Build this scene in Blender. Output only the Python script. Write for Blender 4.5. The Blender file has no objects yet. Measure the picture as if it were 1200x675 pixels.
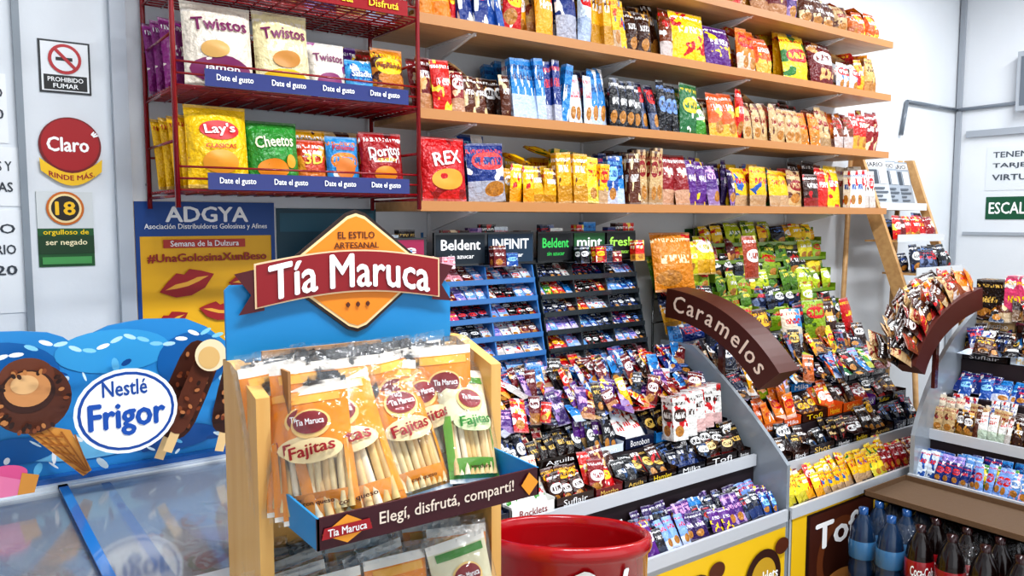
import bpy, math, random
from mathutils import Matrix, Vector
R=random.Random(11)
pi=math.pi
def lin(h):
    if not isinstance(h,str): return tuple(h)
    h=h.lstrip('#'); o=[]
    for i in (0,2,4):
        c=int(h[i:i+2],16)/255.
        o.append(c/12.92 if c<=.04045 else ((c+.055)/1.055)**2.4)
    return tuple(o)
# ------------------------------------------------------------------ materials
def newmat(name):
    m=bpy.data.materials.new(name); m.use_nodes=True
    nt=m.node_tree; b=nt.nodes['Principled BSDF']
    return m,nt,b
def N(nt,t,**k):
    n=nt.nodes.new(t)
    for a,v in k.items(): setattr(n,a,v)
    return n
def MA(nt,op,a,b=None,c=None):
    n=nt.nodes.new('ShaderNodeMath'); n.operation=op
    for i,x in enumerate((a,b,c)):
        if x is None: continue
        if isinstance(x,(int,float)): n.inputs[i].default_value=x
        else: nt.links.new(x,n.inputs[i])
    return n.outputs[0]
def MIX(nt,f,a,b):
    n=nt.nodes.new('ShaderNodeMix'); n.data_type='RGBA'
    for s,x in ((n.inputs['Factor'],f),(n.inputs[6],a),(n.inputs[7],b)):
        if isinstance(x,(int,float)): s.default_value=x
        elif isinstance(x,tuple): s.default_value=(x[0],x[1],x[2],1)
        else: nt.links.new(x,s)
    return n.outputs[2]
def ATT(nt,n):
    a=nt.nodes.new('ShaderNodeAttribute'); a.attribute_name=n; return a
def XYZ(nt,x,y,z):
    n=nt.nodes.new('ShaderNodeCombineXYZ')
    for i,v in enumerate((x,y,z)):
        if isinstance(v,(int,float)): n.inputs[i].default_value=v
        else: nt.links.new(v,n.inputs[i])
    return n.outputs[0]
def NOISE(nt,vec,scale,det=2.):
    n=nt.nodes.new('ShaderNodeTexNoise'); n.inputs['Scale'].default_value=scale; n.inputs['Detail'].default_value=det
    if vec is not None: nt.links.new(vec,n.inputs['Vector'])
    return n.outputs[0]
def BUMP(nt,b,h,s,d=.01):
    n=nt.nodes.new('ShaderNodeBump'); n.inputs['Strength'].default_value=s; n.inputs['Distance'].default_value=d
    nt.links.new(h,n.inputs['Height']); nt.links.new(n.outputs[0],b.inputs['Normal'])
def m_print():
    m,nt,b=newmat('printed_packaging'); L=nt.links.new
    c1=ATT(nt,'c1').outputs[0];c2=ATT(nt,'c2').outputs[0];c3=ATT(nt,'c3').outputs[0]
    sp=nt.nodes.new('ShaderNodeSeparateColor'); L(ATT(nt,'rn').outputs[0],sp.inputs[0]); r1,r2,r3=sp.outputs
    uvn=N(nt,'ShaderNodeUVMap',uv_map='UVMap'); su=nt.nodes.new('ShaderNodeSeparateXYZ'); L(uvn.outputs[0],su.inputs[0]); u,v=su.outputs[0],su.outputs[1]
    seed=MA(nt,'MULTIPLY',r1,37.)
    sw=MA(nt,'GREATER_THAN',NOISE(nt,XYZ(nt,MA(nt,'MULTIPLY',u,1.4),MA(nt,'MULTIPLY',v,1.8),seed),1.5,2),.6)
    col=MIX(nt,sw,c1,c2)
    col=MIX(nt,MA(nt,'MULTIPLY',MA(nt,'LESS_THAN',v,MA(nt,'ADD',.1,MA(nt,'MULTIPLY',r2,.3))),MA(nt,'GREATER_THAN',r2,.4)),col,MIX(nt,.55,c2,c1))
    dx=MA(nt,'DIVIDE',MA(nt,'SUBTRACT',u,MA(nt,'ADD',.3,MA(nt,'MULTIPLY',r2,.4))),.3)
    dy=MA(nt,'DIVIDE',MA(nt,'SUBTRACT',v,.22),.13)
    bl=MA(nt,'LESS_THAN',MA(nt,'ADD',MA(nt,'MULTIPLY',dx,dx),MA(nt,'MULTIPLY',dy,dy)),1.)
    bl=MA(nt,'MULTIPLY',bl,MA(nt,'GREATER_THAN',r1,.6))
    food=MIX(nt,NOISE(nt,XYZ(nt,MA(nt,'MULTIPLY',u,6.),MA(nt,'MULTIPLY',v,6.),seed),2.,3),lin('4a1f08'),lin('e8a040'))
    col=MIX(nt,bl,col,food)
    vc=MA(nt,'ADD',.52,MA(nt,'MULTIPLY',r2,.2))
    ex=MA(nt,'DIVIDE',MA(nt,'SUBTRACT',u,.5),.42); ey=MA(nt,'DIVIDE',MA(nt,'SUBTRACT',v,vc),.15)
    el=MA(nt,'LESS_THAN',MA(nt,'ADD',MA(nt,'POWER',MA(nt,'ABSOLUTE',ex),2.5),MA(nt,'POWER',MA(nt,'ABSOLUTE',ey),2.5)),1.)
    el=MA(nt,'MULTIPLY',el,MA(nt,'GREATER_THAN',r3,.7))
    col=MIX(nt,el,col,c3)
    tcol=MIX(nt,MA(nt,'GREATER_THAN',r3,.7),c3,c1)
    tn=NOISE(nt,XYZ(nt,MA(nt,'MULTIPLY',u,10.),MA(nt,'MULTIPLY',v,6.),MA(nt,'ADD',seed,5.)),1.5,1)
    tm=MA(nt,'MULTIPLY',MA(nt,'GREATER_THAN',tn,.49),MA(nt,'LESS_THAN',MA(nt,'ABSOLUTE',MA(nt,'SUBTRACT',v,vc)),.07))
    tm=MA(nt,'MULTIPLY',tm,MA(nt,'LESS_THAN',MA(nt,'ABSOLUTE',MA(nt,'SUBTRACT',u,.5)),.36))
    col=MIX(nt,tm,col,tcol)
    t2=NOISE(nt,XYZ(nt,MA(nt,'MULTIPLY',u,30.),MA(nt,'MULTIPLY',v,14.),seed),1.,0)
    f2=MA(nt,'MULTIPLY',MA(nt,'GREATER_THAN',t2,.52),MA(nt,'LESS_THAN',MA(nt,'ABSOLUTE',MA(nt,'SUBTRACT',v,.86)),.035))
    col=MIX(nt,f2,col,c3)
    cr=MA(nt,'GREATER_THAN',MA(nt,'ABSOLUTE',MA(nt,'SUBTRACT',v,.5)),.46)
    col=MIX(nt,MA(nt,'MULTIPLY',cr,.25),col,(.5,.5,.5))
    L(col,b.inputs['Base Color']); b.inputs['Roughness'].default_value=.24
    b.inputs['Specular IOR Level'].default_value=.55
    tc=nt.nodes.new('ShaderNodeTexCoord')
    BUMP(nt,b,NOISE(nt,tc.outputs['Object'],55.,3),.7,.016)
    return m
def m_col(name,rough=.5,metal=0.,coat=0.,bump=0.):
    m,nt,b=newmat(name); nt.links.new(ATT(nt,'c1').outputs[0],b.inputs['Base Color'])
    b.inputs['Roughness'].default_value=rough; b.inputs['Metallic'].default_value=metal; b.inputs['Coat Weight'].default_value=coat
    if bump:
        tc=nt.nodes.new('ShaderNodeTexCoord'); BUMP(nt,b,NOISE(nt,tc.outputs['Object'],60.,4),bump,.004)
    return m
def m_wood(name,a,c,sc=(1,18,18),rough=.45):
    m,nt,b=newmat(name); tc=nt.nodes.new('ShaderNodeTexCoord'); mp=nt.nodes.new('ShaderNodeMapping')
    mp.inputs['Scale'].default_value=sc; nt.links.new(tc.outputs['Object'],mp.inputs[0])
    n=NOISE(nt,mp.outputs[0],3.,5); nt.links.new(MIX(nt,n,lin(a),lin(c)),b.inputs['Base Color']); b.inputs['Roughness'].default_value=rough
    BUMP(nt,b,n,.15,.003); return m
def m_wall(name,a,c):
    m,nt,b=newmat(name); tc=nt.nodes.new('ShaderNodeTexCoord')
    nt.links.new(MIX(nt,NOISE(nt,tc.outputs['Object'],1.7,5),lin(a),lin(c)),b.inputs['Base Color']); b.inputs['Roughness'].default_value=.75
    BUMP(nt,b,NOISE(nt,tc.outputs['Object'],70.,4),.12,.004); return m
def m_floor():
    m,nt,b=newmat('floor_tiles'); tc=nt.nodes.new('ShaderNodeTexCoord'); br=nt.nodes.new('ShaderNodeTexBrick')
    br.offset=0; br.inputs['Scale'].default_value=3.; br.inputs['Brick Width'].default_value=1.; br.inputs['Row Height'].default_value=1.; br.inputs['Mortar Size'].default_value=.015
    br.inputs['Color1'].default_value=(.42,.38,.33,1); br.inputs['Color2'].default_value=(.36,.33,.29,1); br.inputs['Mortar'].default_value=(.15,.14,.13,1)
    nt.links.new(tc.outputs['Object'],br.inputs[0]); nt.links.new(br.outputs[0],b.inputs['Base Color']); b.inputs['Roughness'].default_value=.35; return m
def m_film(name,tint,f,rough=.12,bump=0,k=.8,painted_sheen=0.):
    m,nt,b=newmat(name); nt.nodes.remove(b); o=nt.nodes['Material Output']
    t=nt.nodes.new('ShaderNodeBsdfTransparent'); t.inputs[0].default_value=(*tint,1)
    g=nt.nodes.new('ShaderNodeBsdfGlossy'); g.inputs['Roughness'].default_value=rough
    fr=nt.nodes.new('ShaderNodeLayerWeight'); fr.inputs[0].default_value=.3
    if bump:
        tc=nt.nodes.new('ShaderNodeTexCoord'); bp=nt.nodes.new('ShaderNodeBump'); bp.inputs['Strength'].default_value=bump;bp.inputs['Distance'].default_value=.02
        nt.links.new(NOISE(nt,tc.outputs['Object'],30.,2),bp.inputs['Height'])
        nt.links.new(bp.outputs[0],g.inputs['Normal']); nt.links.new(bp.outputs[0],fr.inputs['Normal'])
    fac=MA(nt,'ADD',MA(nt,'MULTIPLY',fr.outputs['Fresnel'],k),f)
    base=t.outputs[0]
    if painted_sheen:
        d=nt.nodes.new('ShaderNodeBsdfDiffuse'); d.inputs[0].default_value=(.9,.92,.95,1); m0=nt.nodes.new('ShaderNodeMixShader'); m0.inputs[0].default_value=painted_sheen  # white diffuse share paints sheen and glare into film and glass
        nt.links.new(t.outputs[0],m0.inputs[1]); nt.links.new(d.outputs[0],m0.inputs[2]); base=m0.outputs[0]
    mx=nt.nodes.new('ShaderNodeMixShader'); nt.links.new(fac,mx.inputs[0]); nt.links.new(base,mx.inputs[1]); nt.links.new(g.outputs[0],mx.inputs[2]); nt.links.new(mx.outputs[0],o.inputs[0]); return m
PR,FL,GL,WD,PLY,FILM,GLASS,MET,CARD=range(9)
MATS=[m_print(),m_col('flat_print',.45),m_col('gloss_paint',.2,0,.5),m_wood('shelf_wood','b08050','deb680',(1,14,14)),
      m_wood('yellow_pine','dda050','f0c47c',(14,14,1.2)),m_film('plastic_film',(1,1,1),.02,.12,.9,.25,.02),m_film('freezer_glass',(.92,.96,1),.1,.08,0,.7,.18),
      m_col('painted_metal',.3,.5),m_col('cardboard',.8,0,0,.5)]
# ------------------------------------------------------------------ mesh builder
class MB:
    def __init__(s): s.v=[];s.f=[];s.m=[];s.a=[];s.uv=[];s.sm=[]
    def face(s,idx,mat,c,uv=None,sm=False):
        s.f.append(idx);s.m.append(mat);s.a.append(c);s.sm.append(sm)
        s.uv.append(uv if uv else [(0.02,0.02)]*len(idx))
    def done(s,name,parent=None):
        me=bpy.data.meshes.new(name); me.from_pydata([tuple(x) for x in s.v],[],s.f)
        for m in MATS: me.materials.append(m)
        me.polygons.foreach_set('material_index',s.m); me.polygons.foreach_set('use_smooth',s.sm)
        for k in range(4):
            at=me.attributes.new(('c1','c2','c3','rn')[k],'FLOAT_COLOR','CORNER'); d=[]
            for f,a in zip(s.f,s.a):
                q=a[k]; d.extend((q[0],q[1],q[2],1.)*len(f))
            at.data.foreach_set('color',d)
        ul=me.uv_layers.new(name='UVMap'); d=[]
        for u in s.uv:
            for q in u: d.extend(q)
        ul.data.foreach_set('uv',d)
        me.update(); ob=bpy.data.objects.new(name,me); bpy.context.scene.collection.objects.link(ob)
        if parent: ob.parent=parent
        return ob
Z3=(.5,.5,.5)
def C(c1,c2='ffffff',c3='ffffff',rn=None):
    return (lin(c1),lin(c2),lin(c3),rn or (R.random(),R.random(),R.random()))
def CF(c): return (lin(c),)*3+(Z3,)
def T(x=0,y=0,z=0,rz=0,lean=0,ry=0):
    return Matrix.Translation((x,y,z))@Matrix.Rotation(math.radians(rz),4,'Z')@Matrix.Rotation(math.radians(-lean),4,'X')@Matrix.Rotation(math.radians(ry),4,'Y')
def box(mb,M,x0,x1,y0,y1,z0,z1,mat,c):
    b=len(mb.v)
    for z in (z0,z1):
        for x,y in ((x0,y0),(x1,y0),(x1,y1),(x0,y1)): mb.v.append(M@Vector((x,y,z)))
    U=[(0,0),(1,0),(1,1),(0,1)]
    for q in ((0,1,5,4),(1,2,6,5),(2,3,7,6),(3,0,4,7),(4,5,6,7),(3,2,1,0)):
        mb.face([b+i for i in q],mat,c,U)
def surf(w,h,t,u,v,seed=0,k=.5):
    pr=(max(0,math.sin(pi*u))**k)*(max(0,math.sin(pi*min(1,max(0,(v-.03)/.94))))**.55)
    pin=1-.05*math.sin(pi*v)
    wob=.14*math.sin(u*9+seed)*math.sin(v*8+seed*1.7)*pr+.05*math.sin(v*23+seed*3+4*u)*pr
    return Vector(((u-.5)*w*pin,-t*.5*(pr+wob),v*h))
def pack(mb,M,w,h,t,c,nx=4,nz=4,mat=PR,sd=None,k=.5):
    sd=R.random()*6 if sd is None else sd; b=len(mb.v)
    us=[.5-.5*math.cos(pi*i/nx) for i in range(nx+1)]; vs=[0,.04]+[.04+.92*(i/(nz-1)) for i in range(1,nz)]+[1.]; n=nx+1
    for v in vs:
        for u in us: mb.v.append(M@surf(w,h,t,u,v,sd,k))
    for i in range(len(vs)-1):
        for j in range(nx):
            mb.face([b+i*n+j,b+i*n+j+1,b+(i+1)*n+j+1,b+(i+1)*n+j],mat,c,[(us[j],vs[i]),(us[j+1],vs[i]),(us[j+1],vs[i+1]),(us[j],vs[i+1])],True)
    b2=len(mb.v)
    for v in (0,.2,.8,1):
        for u in (0,.3,.7,1):
            p=surf(w,h,t*.9,u,v,sd,k); p.y=-p.y; mb.v.append(M@p)
    for i in range(3):
        for j in range(3): mb.face([b2+i*4+j,b2+(i+1)*4+j,b2+(i+1)*4+j+1,b2+i*4+j+1],mat,c,[(.3*j,.3*i),(.3*j,.3*i+.3),(.3*j+.3,.3*i+.3),(.3*j+.3,.3*i)],True)
    return sd
def extr(mb,M,pts,y0,y1,mat,c):
    b=len(mb.v);n=len(pts)
    for y in (y0,y1):
        for x,z in pts: mb.v.append(M@Vector((x,y,z)))
    xs=[p[0] for p in pts];zs=[p[1] for p in pts];sx=max(xs)-min(xs) or 1;sz=max(zs)-min(zs) or 1
    U=[((x-min(xs))/sx,(z-min(zs))/sz) for x,z in pts]
    mb.face(list(range(b,b+n)),mat,c,U); mb.face(list(range(b+2*n-1,b+n-1,-1)),mat,c,U[::-1])
    for i in range(n):
        j=(i+1)%n; mb.face([b+j,b+i,b+n+i,b+n+j],mat,c)
def rod(mb,p,q,r,mat,c,n=6):
    p=Vector(p);q=Vector(q);d=(q-p).normalized(); a=d.orthogonal().normalized(); e=d.cross(a); b=len(mb.v)
    for o in (p,q):
        for i in range(n):
            t=2*pi*i/n; mb.v.append(o+a*math.cos(t)*r+e*math.sin(t)*r)
    for i in range(n):
        j=(i+1)%n; mb.face([b+i,b+j,b+n+j,b+n+i],mat,c,None,True)
    mb.face(list(range(b+n-1,b-1,-1)),mat,c); mb.face(list(range(b+n,b+2*n)),mat,c)
def lathe(mb,M,prof,n,mat,c,sm=True):
    b=len(mb.v)
    for r,z in prof:
        for i in range(n):
            t=2*pi*i/n; mb.v.append(M@Vector((r*math.cos(t),r*math.sin(t),z)))
    for k in range(len(prof)-1):
        for i in range(n):
            j=(i+1)%n; mb.face([b+k*n+i,b+k*n+j,b+(k+1)*n+j,b+(k+1)*n+i],mat,c,None,sm)
_tc={}
def tmesh(s,bold=0):
    if s in _tc: return _tc[s]
    cu=bpy.data.curves.new('t','FONT'); cu.body=s; cu.size=1; cu.resolution_u=2; cu.align_x='CENTER'; cu.align_y='CENTER'
    ob=bpy.data.objects.new('t',cu); bpy.context.scene.collection.objects.link(ob); bpy.context.view_layer.update()
    me=bpy.data.meshes.new_from_object(ob.evaluated_get(bpy.context.evaluated_depsgraph_get()))
    vs=[(v.co.x,v.co.y) for v in me.vertices]; fs=[list(p.vertices) for p in me.polygons]
    bpy.data.objects.remove(ob); bpy.data.meshes.remove(me); bpy.data.curves.remove(cu)
    x0=min(v[0] for v in vs);x1=max(v[0] for v in vs);y0=min(v[1] for v in vs);y1=max(v[1] for v in vs)
    vs=[(v[0]-(x0+x1)/2,v[1]-(y0+y1)/2) for v in vs]
    _tc[s]=(vs,fs,x1-x0,y1-y0); return _tc[s]
def text(mb,M,s,cx,cz,w,h,col,off,rot=0,bold=.018,fn=None,arc=0,mat=FL,slant=0):
    vs,fs,tw,th=tmesh(s); c=CF(col); cr,sr=math.cos(rot),math.sin(rot); sx=w/tw; sz=h/th
    offs=[(0,0)] if bold<.011 else [(-bold,0),(bold,0),(0,bold*.7),(0,-bold*.7)]
    for k,(ox,oz) in enumerate(offs):
        b=len(mb.v); oo=off+.00012*k
        for x,y in vs:
            x+=ox; y+=oz
            X=x*sx+slant*y*sz; Zz=y*sz-arc*(2*x*sx/w)**2*h; X,Zz=cx+X*cr-Zz*sr,cz+X*sr+Zz*cr
            mb.v.append(M@(fn(X,Zz,oo) if fn else Vector((X,-oo,Zz))))
        for f in fs: mb.face([b+i for i in f],mat,c)
class Panel:
    def __init__(s,mb,M,off=.001,step=.0007): s.mb=mb;s.M=M;s.o=off;s.st=step
    def poly(s,pts,col,mat=FL):
        b=len(s.mb.v)
        for x,z in pts: s.mb.v.append(s.M@Vector((x,-s.o,z)))
        s.mb.face(list(range(b,b+len(pts))),mat,CF(col)); s.o+=s.st
    def rect(s,x0,x1,z0,z1,col): s.poly([(x0,z0),(x1,z0),(x1,z1),(x0,z1)],col)
    def ell(s,cx,cz,rx,rz,col,rot=0,n=28):
        cr,sr=math.cos(rot),math.sin(rot); s.poly([(cx+rx*math.cos(t)*cr-rz*math.sin(t)*sr,cz+rx*math.cos(t)*sr+rz*math.sin(t)*cr) for t in [2*pi*i/n for i in range(n)]],col)
    def text(s,t,cx,cz,w,h,col,rot=0,bold=.018,arc=0,slant=0):
        text(s.mb,s.M,t,cx,cz,w,h,col,s.o,rot,bold,None,arc,FL,slant); s.o+=s.st
def bagprint(mb,M,w,h,t,sd,items,off=.0015):
    def fn(X,Zz,o):
        p=surf(w,h,t,min(.98,max(.02,X)),min(.98,max(.02,Zz)),sd); p.y-=o; return p
    for it in items:
        if it[0]=='e':
            _,cu,cv,ru,rv,col=it; b=len(mb.v); n=20
            mb.v.append(M@fn(cu,cv,off))
            for k in (.33,.66,1.):
                for i in range(n): a=2*pi*i/n; mb.v.append(M@fn(cu+ru*k*math.cos(a),cv+rv*k*math.sin(a),off))
            for i in range(n): mb.face([b,b+1+i,b+1+(i+1)%n],FL,CF(col),None,True)
            for r in range(2):
                for i in range(n): j=(i+1)%n; mb.face([b+1+r*n+i,b+1+(r+1)*n+i,b+1+(r+1)*n+j,b+1+r*n+j],FL,CF(col),None,True)
        else:
            _,s,cu,cv,wu,hv,col,rot=it
            text(mb,M,s,cu,cv,wu,hv,col,off+.002,rot,.022,fn)
        off+=.0012
# ------------------------------------------------------------------ palettes
def P(*a): return [tuple(x.split()) for x in a]
PAL=dict(
 cookie=P('e8d8b8 d8262c 1c3f94','c8161d ffffff ffd21e','f4f0e8 2a6fb5 d8262c','f5a81c c41e24 ffffff','d0a860 8c3a1a 331a10'),
 blue=P('1a4fa0 ffffff 8fd0f0','2080c8 ffffff 12306b','dbe8f4 1f57a8 d8262c','102f7a f2f2f2 e23b3b'),
 dark=P('0c0e18 3a4258 6a90d0','0d1a3c 6a7aa0 e03030','12121a 4a5570 ffffff','0a0a0a c02020 ffffff','101830 2a4a90 ffffff'),
 choc=P('2a120c 8a6030 ffffff','3d1a10 c52128 ffffff','1c0c08 604020 ffffff','4a2012 1a0a06 f5b81c','10131a 2f4f78 ffffff','2a120c 8f1f1f ffe0a0','180a08 3a1a10 e8c060'),
 red=P('c00d14 ffffff ffd21e','8c1018 f5d9b0 ffffff','d02018 ffe14d ffffff','6a0c14 e8b070 ffffff'),
 yellow=P('f7cc10 c8161d ffffff','f2bc0a 1f57a8 c8161d','ffdc30 2f7a35 c8161d','e9a90a 5a2a10 ffffff'),
 green=P('3f8f2f f7e04a ffffff','7fb02a ffffff c8161d','1f6a3a ffffff f7d21a'),
 purple=P('4b1f76 c0a0d0 f0b0e0','2d1456 8868a8 ffffff','5a2080 f7d21a ffffff'),
 white=P('f0eee8 c8161d 1f57a8','f4f4f0 6b3a1a d8262c','e6d8c0 2f8fd0 c8161d','f4f4f0 3f8f2f c8161d'),
 lav=P('7fa6e8 ffffff c8161d','a990d8 ffffff 1f57a8','69a0e0 f5b0c0 ffffff'),
 brown=P('5a2a14 f0d8a8 ffffff','7a3a1a ffffff c8161d','3a1a0c e8b050 ffffff','c8a878 5a2a14 8c1018'),
 orange=P('e8801a ffffff c8161d','d85a18 f7e04a ffffff','c8641e 5a2a10 ffffff'),
 pink=P('f0a8b8 ffffff c8161d','e04a7a ffffff f7d21a'),
 lime=P('b8c81e 3f6f1a ffffff','d8cc20 c8161d ffffff','8fae1a 3f5f10 c8161d','4f7f1a 203a10 f7e04a'),
)
PAL['mix']=[x for k in ('cookie','blue','choc','choc','red','yellow','purple','white','green','orange','dark') for x in PAL[k]]
PAL['chocmix']=PAL['choc']*2+PAL['dark']*2+PAL['red']*3+PAL['blue']*3+PAL['purple']*2+PAL['lav']+PAL['white'][:2]+PAL['orange'][:2]+PAL['yellow'][:1]
PAL['candy']=PAL['yellow']+PAL['red']+PAL['green']+PAL['dark']*2+PAL['white'][:2]+PAL['orange']+PAL['blue']+PAL['choc']
PAL['bags']=PAL['yellow']+PAL['red']+PAL['purple'][:1]+PAL['orange']+PAL['blue'][:2]+PAL['green'][:1]+PAL['brown']
PAL['gum']=PAL['white'][:2]+PAL['lav']*2+PAL['red']+PAL['blue']+PAL['dark']+PAL['pink']+PAL['green'][:1]
PAL['front']=PAL['dark']*2+PAL['purple']*2+PAL['blue'][:2]+PAL['lav'][:2]
PAL['redmix']=PAL['red']*2+PAL['brown']+PAL['yellow'][:1]+PAL['orange']+PAL['choc'][:2]
PAL['brownmix']=PAL['brown']*2+PAL['red'][:2]+PAL['choc'][:3]+PAL['orange'][:1]
def pick(p):
    a=R.choice(PAL[p]); return C(*a)
def row(mb,M,W,pal,w,h,t,lean=8,jit=5,run=3,boxy=False,nx=4,nz=4,miss=.03):
    x=0; left=0
    while x<W-w*.4:
        if left<=0:
            a=R.choice(PAL[pal]); rn=(R.random(),R.random(),R.random()); hh0=h*R.uniform(.82,1.15); ww=w*R.uniform(.85,1.25); left=R.randint(max(1,run-1),run+1)
            lb=lean+R.uniform(-4,6)
        left-=1; step=min(ww,max(.02,W-x))*.93
        if R.random()>miss:
            m=M@T(x+step/2,R.uniform(-.012,.01),0,R.uniform(-jit,jit),lb+R.uniform(-4,4),R.uniform(-4,4) if R.random()>.12 else R.uniform(-11,11))
            hh=hh0*R.uniform(.96,1.04); c=C(*a,rn)
            if boxy: box(mb,m,-step*.5,step*.5,-t/2,t/2,0,hh,PR,c)
            else: pack(mb,m,step*1.08,hh,t*R.uniform(.9,1.3),c,nx,nz)
        x+=step
# ------------------------------------------------------------------ room
def slab(name,x0,x1,y0,y1,z0,z1,mat):
    mb=MB(); box(mb,Matrix(),x0,x1,y0,y1,z0,z1,0,CF('ffffff')); o=mb.done(name); o.data.materials.clear(); o.data.materials.append(mat); return o
WM=m_wall('white_plaster','d4dae0','eaecef')
slab('floor',-1.6,5.5,-3,2.6,-.1,0,m_floor())
slab('wall_back',-1.6,5.5,2.5,2.6,0,3.1,WM)
slab('wall_right',5.4,5.5,-3,2.5,0,3.1,WM)
slab('wall_left',-1.7,-1.6,-3,2.6,0,3.1,WM)
slab('ceiling',-1.7,5.5,-3,2.6,3.1,3.2,WM)
mb=MB(); box(mb,Matrix(),.435,.475,2.47,2.5,0,3.1,FL,CF('b4bac2')); box(mb,Matrix(),.205,.222,2.485,2.5,0,3.1,FL,CF('8a929a')); mb.done('trim_1')
# ------------------------------------------------------------------ wall signs on the left
def wallM(x,z,y=2.5): return T(x,y,z)
mb=MB(); M=wallM(.324,1.912); box(mb,M,-.062,.062,-.004,0,-.07,.07,FL,CF('25282c')); p=Panel(mb,M,.005)
p.rect(-.057,.057,-.065,.065,'e8eaec'); p.rect(-.052,.052,-.062,-.022,'1a1a1a'); p.text('PROHIBIDO',0,-.034,.085,.012,'ffffff'); p.text('FUMAR',0,-.051,.06,.012,'ffffff')
p.ell(0,.021,.04,.04,'b8282e'); p.ell(0,.021,.032,.032,'e8eaec'); p.rect(-.022,.018,.016,.025,'1a1a1a'); p.poly([(-.026,.043),(-.02,.049),(.028,-.001),(.022,-.007)],'b8282e'); mb.done('no_smoking_sign')
mb=MB(); M=wallM(.328,1.69)
extr(mb,M,[(.076*math.cos(2*pi*i/40),.012+.076*math.sin(2*pi*i/40)) for i in range(40)],-.006,0,FL,CF('7a0c12')); p=Panel(mb,M,.007)
p.ell(0,.014,.071,.071,'a80e18'); p.text('Claro',-.006,.014,.1,.038,'ffffff',0,.03)
for a in (.5,.8,1.1): p.poly([(.045+.012*math.cos(a),.034+.012*math.sin(a)),(.047+.012*math.cos(a),.03+.012*math.sin(a)),(.05+.022*math.cos(a),.03+.022*math.sin(a)),(.048+.022*math.cos(a),.034+.022*math.sin(a))],'ffffff')
band=[(-.074+.148*i/10,-.058-.04*math.sin(pi*i/10)) for i in range(11)]; p.poly(band+[(x*1.03,z+.034) for x,z in band[::-1]],'f3c21b'); p.text('RINDE MÁS.',0,-.075,.11,.017,'a01218',0,.02,-.7)
mb.done('round_advertising_sticker')
mb=MB(); M=wallM(.308,1.475); box(mb,M,-.068,.068,-.003,0,-.105,.1,FL,CF('1f5a2c')); p=Panel(mb,M,.004)
p.rect(-.068,.068,.0,.1,'d4d8d8'); p.rect(-.068,.068,-.07,-.02,'18401f'); p.text('orgulloso de',0,-.012,.11,.018,'f6d21c',0,.02);p.text('ser negado',0,-.04,.1,.02,'f4e9c0',0,.02);p.rect(-.06,.06,-.098,-.078,'4d9a55')
p.ell(0,.055,.046,.046,'c86a18'); p.ell(0,.055,.04,.04,'f3d9a0'); p.ell(0,.055,.034,.034,'241a14'); p.text('18',0,.055,.046,.036,'f6c21c',0,.03); mb.done('age_limit_sign')
M=wallM(.1,1.69)
for (x0,x1,z0,z1,tx) in ((-.06,.085,.01,.19,('TODO','X 150')),(-.1,.11,-.155,0,('MANDOS Y','BLANCAS')),(-.1,.11,-.44,-.165,('AVISO','HORARIO','9 a 20'))):
    mb=MB(); box(mb,M,x0,x1,-.003,0,z0,z1,FL,CF('eceef0')); p=Panel(mb,M,.004)
    for i,s in enumerate(tx): p.text(s,(x0+x1)/2+.02,z1-.05-i*.055,(x1-x0)*.6,.025,'3a4048')
    mb.done('paper_notice')
mb=MB(); x0,x1,z0,z1=.482,.892,1.1,1.552; M=wallM(0,0); box(mb,M,x0,x1,-.004,0,z0,z1,FL,CF('f5b916')); p=Panel(mb,M,.005); cx=(x0+x1)/2
p.rect(x0,x1,1.45,z1,'0f4a94'); p.rect(x0,x0+.012,z0,z1,'0f4a94'); p.rect(x1-.012,x1,z0,z1,'0f4a94')
p.text('ADGYA',cx,1.515,.24,.045,'ffffff',0,.03); p.text('Asociación Distribuidores Golosinas y Afines',cx,1.477,.36,.02,'ffffff',0,.02)
p.rect(cx-.13,cx+.11,1.415,1.44,'c0392b'); p.text('Semana de la Dulzura',cx-.01,1.428,.2,.017,'ffffff'); p.text('#UnaGolosinaXunBeso',cx,1.385,.35,.026,'a3241b',0,.03)
for (ex,ez,s,rt) in ((.62,1.31,1.1,.3),(.71,1.22,.8,-.2),(.57,1.2,.7,.4),(.80,1.31,.8,.1)):
    p.poly([(ex+s*(a*math.cos(rt)-b_*math.sin(rt)),ez+s*(a*math.sin(rt)+b_*math.cos(rt))) for a,b_ in ((-.075,0),(-.04,-.028),(0,-.036),(.04,-.028),(.075,0),(.045,.02),(.018,.034),(0,.024),(-.018,.034),(-.045,.02))],'a81c22')
    p.poly([(ex+s*(a*math.cos(rt)-b_*math.sin(rt)),ez+s*(a*math.sin(rt)+b_*math.cos(rt))) for a,b_ in ((-.06,0),(-.03,-.006),(0,-.009),(.03,-.006),(.06,0),(.03,.006),(0,.003),(-.03,.006))],'f0b040')
mb.done('advertising_poster')
mb=MB(); box(mb,M,.9,1.25,-.004,0,1.12,1.535,FL,CF('0c4254')); p=Panel(mb,M,.005); p.rect(.91,1.24,1.46,1.52,'135a70'); p.ell(1.05,1.3,.1,.08,'1f8aa0'); p.rect(.95,1.2,1.18,1.21,'7fb8c0'); mb.done('advertising_poster')
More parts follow.
